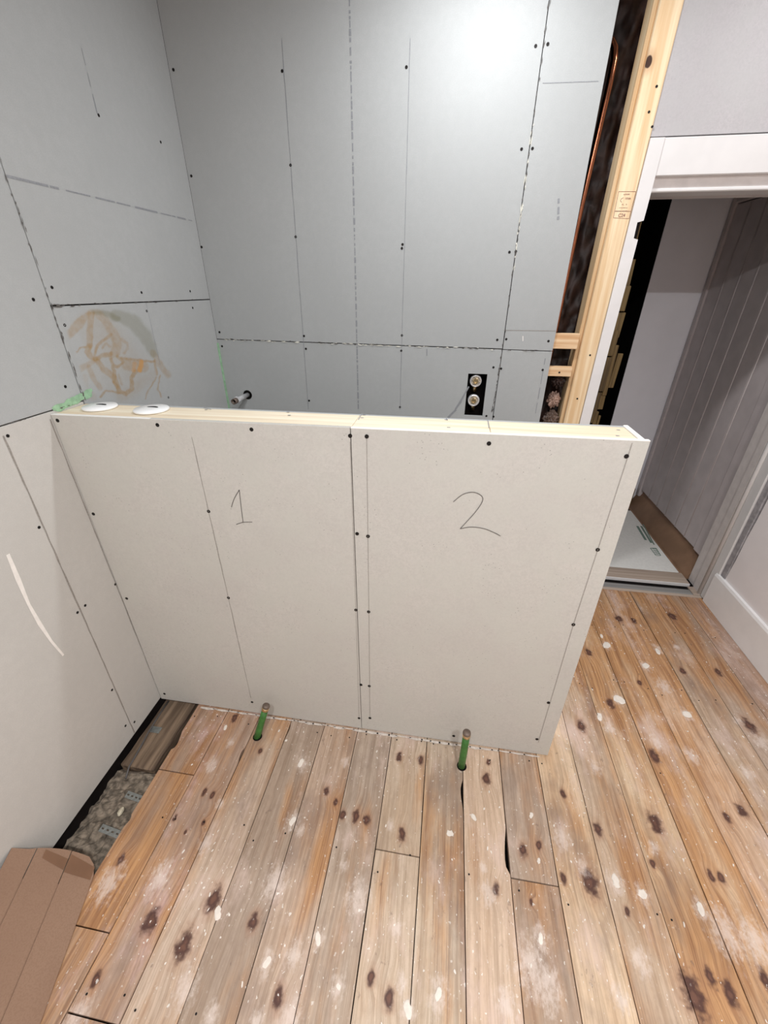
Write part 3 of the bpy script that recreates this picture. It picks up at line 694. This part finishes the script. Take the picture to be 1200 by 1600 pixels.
obj('tube', tube([(.109, BACK - .0006, 1.029), (.1085, .86, 1.030), (.108, .842, 1.030)], .0105, 16), CHROME, outlet, True)
obj('hex_nut', tube([(.108, .845, 1.030), (.108, .825, 1.030)], .0155, 6), CHROME, outlet)
obj('threaded_end', lathe([(.0128, .0), (.0128, .024), (.0095, .0245), (.0085, .006), (.0002, .006)], (.108, .825, 1.030), (0, -1, 0), 18), CAPM, outlet, True)
obj('bore', lathe([(.0083, .0), (.0083, .0012), (.0002, .0012)], (.108, .8185, 1.030), (0, -1, 0), 14), HOLE, outlet)
def green_pipe(base, top, label):
    base, top = Vector(base), Vector(top); d = (top - base).normalized()
    o = empty('pipe_tail', (base.x, base.y, 0)); tag(o, label, 'pipe', 'capped pipes by the half wall')
    obj('coating', tube([base - d * .03, base.lerp(top, .3), base.lerp(top, .6), top - d * .02], [.0128, .0125, .0122, .0118], 16), GREENPIPE, o, True)
    obj('brass_ring', tube([top - d * .021, top - d * .017, top - d * .010, top - d * .006], [.0122, .0132, .0134, .0125], 16), BRASS, o, True)
    obj('cap', lathe([(.0128, -.0065), (.0138, -.002), (.0128, .003), (.008, .0062), (.0002, .007)], top, d, 18), CAPM, o, True)
    n = Vector((0, 0, 1)); h = obj('hole_rim', lathe([(.0172, .0), (.0172, .0006), (.0002, .0006)], (base.x + .001, base.y, .0003), n, 20), HOLE, o)
p1b = on(402, 1151, 2, 0); p2b = on(721, 1197, 2, 0)
green_pipe(p1b, on(416, 1103, 1, p1b.y + .034), 'leaning green capped pipe tail by the half wall, left one')
green_pipe(p2b, on(729.5, 1145, 1, p2b.y), 'upright green capped pipe tail by the half wall, right one')

# ------------------------------------------------------------------ floorboards
KN = [(535, 1273, 7), (556, 1275, 8), (573, 1281, 8), (628, 1303, 8), (624, 1182, 7), (657, 1187, 7), (510, 1236, 6), (524, 1253, 5), (407, 1173, 5), (367, 1121, 7), (920, 1019, 7), (954, 1099, 8), (908, 1134, 9), (1022, 1182, 10), (760, 1217, 9), (763, 1190, 5), (934, 1295, 8),
      (1023, 1285, 12), (817, 1329, 8), (842, 1321, 6), (922, 1379, 15), (1019, 1348, 5), (880, 1373, 6), (333, 1406, 13), (287, 1477, 14), (235, 1440, 13), (396, 1440, 9), (435, 1560, 9), (580, 1527, 7), (608, 1560, 9), (1158, 1266, 8), (1136, 1277, 6), (1111, 1369, 6), (1127, 1372, 6), (1110, 1527, 8),
      (1141, 1553, 10), (1084, 1555, 17), (1195, 1530, 8), (775, 1390, 7), (1020, 1349, 4), (1051, 963, 8), (990, 969, 6), (1066, 1048, 6), (1122, 1050, 6), (1171, 1134, 10), (967, 967, 8), (999, 1067, 5), (320, 1237, 5), (332, 1242, 5), (273, 1278, 4), (318, 1285, 4), (189, 1342, 6), (290, 1300, 3), (980, 1425, 5), (830, 1410, 4), (150, 1530, 7), (880, 1240, 6)]
SM = [(948, 1008, 10), (967, 1093, 11), (937, 1120, 9), (952, 1137, 14), (1009, 1040, 12), (1028, 1013, 10), (1073, 1116, 12), (1037, 1072, 16), (1025, 1160, 14), (1057, 1011, 7), (1190, 1160, 14), (1168, 1208, 10), (1153, 1126, 8), (876, 1311, 16), (473, 1192, 15), (457, 1283, 15), (470, 1298, 9), (321, 1319, 14), (497, 1467, 12), (417, 1504, 14), (537, 1352, 9),
      (529, 1542, 12), (344, 1256, 9), (637, 1577, 14), (627, 1535, 10), (685, 1556, 18), (402, 1596, 12), (962, 1379, 15), (1004, 1399, 12), (845, 1466, 15), (830, 1510, 30), (910, 1355, 12), (877, 1310, 18), (762, 1397, 16), (755, 1357, 9), (1022, 1325, 10), (1095, 1420, 12), (1135, 1460, 26), (792, 1570, 18), (855, 1540, 25), (1180, 1470, 24), (1080, 1180, 14), (930, 1200, 12), (455, 1590, 18), (250, 1370, 20), (170, 1380, 22), (290, 1545, 20), (430, 1380, 22), (560, 1400, 24), (610, 1290, 10), (120, 1590, 18), (330, 1195, 12), (360, 1160, 9), (540, 1190, 10), (460, 1490, 16), (330, 1590, 14), (620, 1450, 12), (1000, 1500, 16), (970, 1560, 14)]
def fl(L):
    out = []
    for x, y, r in L:
        p = on(x, y, 2, 0); dv = (p - CAM).length; out.append((p.x, p.y, r * dv / F * 1.05))
    return out
KN, SM = [(x, y, r * .46) for x, y, r in fl(KN)], [(x, y, r * .55) for x, y, r in fl(SM)]
EX = [.163, .297, .431, .5625, .6965, .828, .959, 1.093, 1.2245, 1.357, 1.490, 1.6225, 1.7575, 1.892, 2.021, 2.160, 2.291, 2.418, 2.546]
TI = [(158, 116, 84), (166, 126, 98), (176, 140, 108), (164, 132, 104), (174, 136, 104), (172, 142, 114), (184, 152, 118), (178, 148, 114), (188, 148, 110), (166, 134, 106), (196, 154, 106), (184, 146, 108), (196, 154, 106), (196, 150, 102), (198, 148, 104), (178, 138, 100), (174, 140, 112), (164, 120, 94), (172, 138, 106)]
VA = [.62, .52, .46, .4, .4, .28, .25, .42, .2, .48, .36, .5, .62, .66, .58, .4, .42, .3, .3]
CUT = {0: (-.258, -.663), 1: (-.80,), 6: (-.374,), 9: (-.383,), 12: (-1.3,), 4: (-1.2,), 15: (-1.0,)}
NOTCH = {(7, 1): [(-.13, -.235, .0075)], (8, 1): [(-.255, -.375, .011)], (1, 1): [(-.135, -.2, .006)], (0, 0): [(-.115, -.185, .010), (-.40, -.44, .006)], (5, 1): [(-.3, -.9, .001)], (3, 0): [(-.02, -.09, .003)]}
rnd = random.Random(12)
def plank(i, x0, x1, ya, yb, mat):
    """one board from yb (near) to ya (far), edges a little uneven, cut away where the photo shows a wide gap"""
    n = 14; ys = [yb + (ya - yb) * k / n for k in range(n + 1)]
    for s in (0, 1):
        for (a, c, d) in NOTCH.get((i, s), []): ys += [v for v in [a + (c - a) * q / 7 for q in range(8)] if yb < v < ya]
    ys = sorted(set(ys)); dz = rnd.uniform(-.0012, .0008); tilt = rnd.uniform(-.0008, .0008)
    def ed(s, y):
        base = (x0 + .0013, x1 - .0013)[s] + .0008 * noise.noise(Vector((i * 3.1 + s * 7, y * 9, 0)))
        for (a, c, d) in NOTCH.get((i, s), []):
            if c < y < a: base += d * math.sin(math.pi * ((y - c) / (a - c)) ** (1.6 if d < .009 else .55)) * (1 if s == 0 else -1)
        return base
    P = [(ed(0, y), y) for y in ys] + [(ed(1, y), y) for y in reversed(ys)]
    bm = prism(P, 2, -.021, 0)
    for v in bm.verts:
        if v.co.z > -.01: v.co.z = dz + tilt * (1 if v.co.x > (x0 + x1) / 2 else -1)
    return obj('floorboard', bm, mat, floor)
for i in range(len(EX) - 1):
    x0, x1 = EX[i], EX[i + 1]; far = 1.032 if x0 > 1.5 else (.94 if i else .13)
    if i == 0: far = .10
    cuts = [far] + list(CUT.get(i, ())) + [FRONT]
    for k, (a, c) in enumerate(zip(cuts, cuts[1:])):
        kk = [q for q in KN if x0 - .02 < q[0] < x1 + .02 and c - .02 < q[1] < a + .02]; ss = [q for q in SM if x0 - .04 < q[0] < x1 + .04 and c - .04 < q[1] < a + .04]
        j = rnd.uniform(-6, 6); mx = max(TI[i]); t = [min(235, (v + .42 * (mx - v) + j) * 1.06) for v in TI[i]]
        if k == 1 and i in (0, 6): t = [v * 1.03 for v in t]
        plank(i, x0, x1, a - (.001 if k else 0), c + (.0025 if k < len(cuts) - 2 else 0), floor_mat('floorboard_pine', srgb(*t), kk, ss, i * 1.7 + k * .6 + .3, 1.0 if i in (0, 1, 16) else 0, VA[i]))
obj('floorboard', box(.02, .163, FRONT, -.62, -.021, -.001), floor_mat('floorboard_pine', srgb(160, 118, 88), [], [], 40), floor)
def nail_heads():
    bm = bmesh.new(); r2 = random.Random(3)
    for x0, x1 in zip(EX, EX[1:]):
        for y in (-.40, -.02, .36, .74, -.78):
            for fx in (.18, .82):
                if (y > 0 and x0 < 1.55) or r2.random() < .5: continue
                lathe([(.0026, .0), (.0026, .0009), (.0002, .0009)], (x0 + (x1 - x0) * fx + r2.uniform(-.012, .012), y + r2.uniform(-.03, .03), 0), (0, 0, 1), 7, bm)
    return stuff(obj('nail_heads', bm, SCREW, floor))
nail_heads()
def splats():
    bm = bmesh.new(); r2 = random.Random(8)
    def one(p, r, el=1.3):
        n = 13; ring = []; ph = r2.random() * 6
        for k in range(n):
            a = 2 * math.pi * k / n; q = r * (.85 + .22 * math.sin(2 * a + ph) + r2.uniform(-.14, .14)); ring.append(bm.verts.new((p[0] + math.cos(a) * q, p[1] + math.sin(a) * q * el, .0003)))
        top = [bm.verts.new((p[0] + (v.co.x - p[0]) * .8, p[1] + (v.co.y - p[1]) * .8, .0012)) for v in ring]
        bm.faces.new(top)
        for k in range(n): bm.faces.new((ring[k], ring[(k + 1) % n], top[(k + 1) % n], top[k]))
    for x, y, r in [(703, 1302, 5.5), (948, 1008, 8), (967, 1093, 9), (937, 1120, 6), (340, 1427, 7), (940, 994, 4), (1073, 1116, 7), (842, 1345, 3.5), (830, 1274, 4), (740, 1277, 5), (497, 1467, 6), (417, 1504, 6), (637, 1577, 7), (457, 1283, 6), (1009, 1040, 6), (1028, 1018, 5), (188, 1268, .1), (352, 1137, 4), (447, 1157, 2.5), (436, 1142, 2), (900, 1013, 3), (1095, 1420, 6), (962, 1376, 7), (1004, 1397, 6), (685, 1553, 6), (845, 1466, 5), (470, 1192, 6), (529, 1542, 4)]:
        p = on(x, y, 2, 0); one(p, max(.0004, r * (p - CAM).length / F * .72))
    for _ in range(900):
        x = r2.uniform(.2, 2.5); y = r2.uniform(-.95, 1.0)
        if x < 1.6 and y > -.02: continue
        if x < .9 and r2.random() < .45: continue
        one((x, y), r2.choice((.001, .0011, .0013, .0015, .0018, .0022, .0032)), r2.uniform(1, 1.9))
    return stuff(obj('paint_splashes', bm, SPLASH, floor))
splats()
bm = bmesh.new(); r2 = random.Random(2); x = .18
while x < 1.49:                                             # plaster dust swept against the foot of the half wall
    e = x + r2.uniform(.02, .06); y = -.004; a = r2.uniform(.004, .011)
    ribbon([(x, y - a / 2, 0), ((x + e) / 2, y - a / 2 - .001, 0), (e, y - a / 2, 0)], [a * .6, a, a * .6], (0, 0, 1), .0016, bm); x = e - .006
stuff(obj('plaster_dust', bm, DUST, floor))

# under the missing board: dirt, old timber, straps, cable
sub = struct(empty('floor_void', (.09, -.3, -.1)))
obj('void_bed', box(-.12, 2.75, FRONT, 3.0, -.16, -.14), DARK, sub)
bm = box(-.010, .122, -.245, .12, -.085, -.040, .004)
bmesh.ops.subdivide_edges(bm, edges=list(bm.edges), cuts=6, use_grid_fill=True)
for v in bm.verts:
    if v.co.z > -.05: v.co.z += noise.noise(v.co * 26) * .004; v.co.x += noise.noise(v.co * 18) * .006 * (1 if v.co.x > .06 else .3)
obj('old_timber', bm, OLDW, sub)
bm = bmesh.new(); G = []
for i in range(26):
    row = []
    for j in range(70):
        x, y = -.013 + .195 * i / 25, -.68 + .46 * j / 69
        z = -.052 + noise.fractal(Vector((x * 22, y * 22, 2)), .8, 2.1, 4) * .012 + max(0, noise.noise(Vector((x * 45, y * 45, 7)))) * .014 - max(0, (x - .13)) * .6
        if y > -.26: z -= (y + .26) * 1.2
        row.append(bm.verts.new((x, y, z)))
    G.append(row)
for i in range(25):
    for j in range(69): bm.faces.new((G[i][j], G[i + 1][j], G[i + 1][j + 1], G[i][j + 1]))
stuff(obj('rubble', bm, RUBBLE, sub))
def strap(y, z, x0, x1, skew, label):
    bm = bmesh.new(); n = 5; wd_ = .021; hx = (x1 - x0) / n
    for k in range(n):
        a, c = x0 + hx * k, x0 + hx * (k + 1); m = (a + c) / 2; yo = lambda q: y + (q - x0) * skew
        O = [(a, -wd_ / 2), (c, -wd_ / 2), (c, wd_ / 2), (a, wd_ / 2)]; I = [(m - .0045, -.0025), (m + .0045, -.0025), (m + .0045, .0025), (m - .0045, .0025)]
        for zz, fl_ in ((z, 0), (z - .0016, 1)):
            ov = [bm.verts.new((px_, yo(px_) + py_, zz)) for px_, py_ in O]; iv = [bm.verts.new((px_, yo(px_) + py_, zz)) for px_, py_ in I]
            for q in range(4):
                f = (ov[q], ov[(q + 1) % 4], iv[(q + 1) % 4], iv[q]); bm.faces.new(f if not fl_ else f[::-1])
    bmesh.ops.remove_doubles(bm, verts=bm.verts, dist=1e-5)
    return tag(obj('metal_strap', bm, GALV, None, loc=(x0, y, z)), label, 'strap', 'metal straps in the floor gap')
strap(-.334, -.034, .085, .166, -.12, 'perforated metal strap across the floor gap, nearer the half wall')
strap(-.437, -.034, .072, .166, -.12, 'perforated metal strap across the floor gap, nearer the cardboard')
tag(obj('metal_bracket', box(.012, .055, -.115, -.090, -.039, -.0372, .0006), GALV, None, loc=(.034, -.1, -.039)), 'small metal plate on the old timber by the corner', 'bracket')
tag(obj('electric_cable', tube([(.010, .02, -.034), (.012, -.06, -.034), (.016, -.12, -.033), (.024, -.17, -.033), (.028, -.21, -.034), (.030, -.25, -.037), (.042, -.285, -.043)], .0032, 8), CABLE, None, True, loc=(.012, -.06, -.036)), 'thin grey cable curving along the floor gap', 'cable')
bm = bmesh.new(); bmesh.ops.create_icosphere(bm, subdivisions=2, radius=1); pc = on(189, 1268, 2, -.042)
for v in bm.verts: v.co = pc + Vector((v.co.x * .0085, v.co.y * .014, v.co.z * .009)) * (1 + .25 * noise.noise(v.co * 2))
tag(obj('stone_chip', bm, STONE, None, loc=pc), 'pale stone chip between the two straps in the floor gap', 'stone')

# ------------------------------------------------------------------ folded cardboard by the left wall
A = on(153, 1349, 2, .004); B = on(60, 1606, 2, .004); B = A + (B - A) * 1.5
u = (B - A).normalized(); hn = Vector((u.y, -u.x, 0)).normalized()
if hn.x > 0: hn = -hn
th = math.radians(44); up_ = hn * math.cos(th) + Vector((0, 0, 1)) * math.sin(th); nn = u.cross(up_).normalized()
if nn.z < 0: nn = -nn
card = empty('cardboard_carton', (A.x, A.y, 0)); tag(card, 'flattened brown cardboard carton leaning at the foot of the left wall', 'carton')
Lc = (B - A).length; CREASE = [0, .083, .172, .232]
def cp(s, t, d): return A + up_ * s + u * t + nn * d
for k, (s0, s1) in enumerate(zip(CREASE, CREASE[1:])):
    n = 8; tops = []
    def top_t(s): return -.004 - .02 * math.sin(min(1, s / .19) * math.pi) * .6 + (.02 if s < .004 else 0) + max(0, s - .17) * .1
    ss = [s0 + .0012 + (s1 - s0 - .0024) * q / n for q in range(n + 1)]
    tt = [top_t(s) for s in ss]
    if k == 0: tt[0] = .030; tt[1] = .006; tt[2] = -.002
    bm = bmesh.new(); sag = lambda s: -.004 * math.sin((s - s0) / (s1 - s0) * math.pi)
    f_, b_ = [], []
    for s, t in zip(ss, tt): f_.append((bm.verts.new(cp(s, t, .004)), bm.verts.new(cp(s, Lc, .004)))); b_.append((bm.verts.new(cp(s, t, 0)), bm.verts.new(cp(s, Lc, 0))))
    fs = []
    for q in range(n):
        fs += [bm.faces.new((f_[q][0], f_[q + 1][0], f_[q + 1][1], f_[q][1])), bm.faces.new((b_[q][0], b_[q][1], b_[q + 1][1], b_[q + 1][0])), bm.faces.new((f_[q][0], b_[q][0], b_[q + 1][0], f_[q + 1][0])), bm.faces.new((f_[q][1], f_[q + 1][1], b_[q + 1][1], b_[q][1]))]
    fs += [bm.faces.new((f_[0][0], f_[0][1], b_[0][1], b_[0][0])), bm.faces.new((f_[-1][0], b_[-1][0], b_[-1][1], f_[-1][1]))]
    bmesh.ops.recalc_face_normals(bm, faces=fs); obj('panel', bm, CARD, card)
o = obj('crease_core', prism([(0, 0), (1, 0), (1, 1), (0, 1)], 2, 0, 1), CARD, card)
for v in o.data.vertices:
    q = v.co + Vector(card.location); v.co = cp(CREASE[-1] * q.x, .06 + (Lc - .06) * q.y, .0015 * q.z + .0004) - Vector(card.location)
bm = bmesh.new()
for s0, s1, a0, a1 in [(.006, .0815, .042, .034), (.0845, .150, .030, .012)]:
    vs = [bm.verts.new(cp(s0, .004 if s0 > .05 else .012, .0046)), bm.verts.new(cp(s1, -.008, .0046)), bm.verts.new(cp(s1, a1, .0046)), bm.verts.new(cp(s0, a0, .0046))]
    f = bm.faces.new(vs); f.normal_update()
    if f.normal.dot(nn) < 0: f.normal_flip()
o = obj('packing_tape', bm, TAPE, card); o['label'] = 'band of brown packing tape'
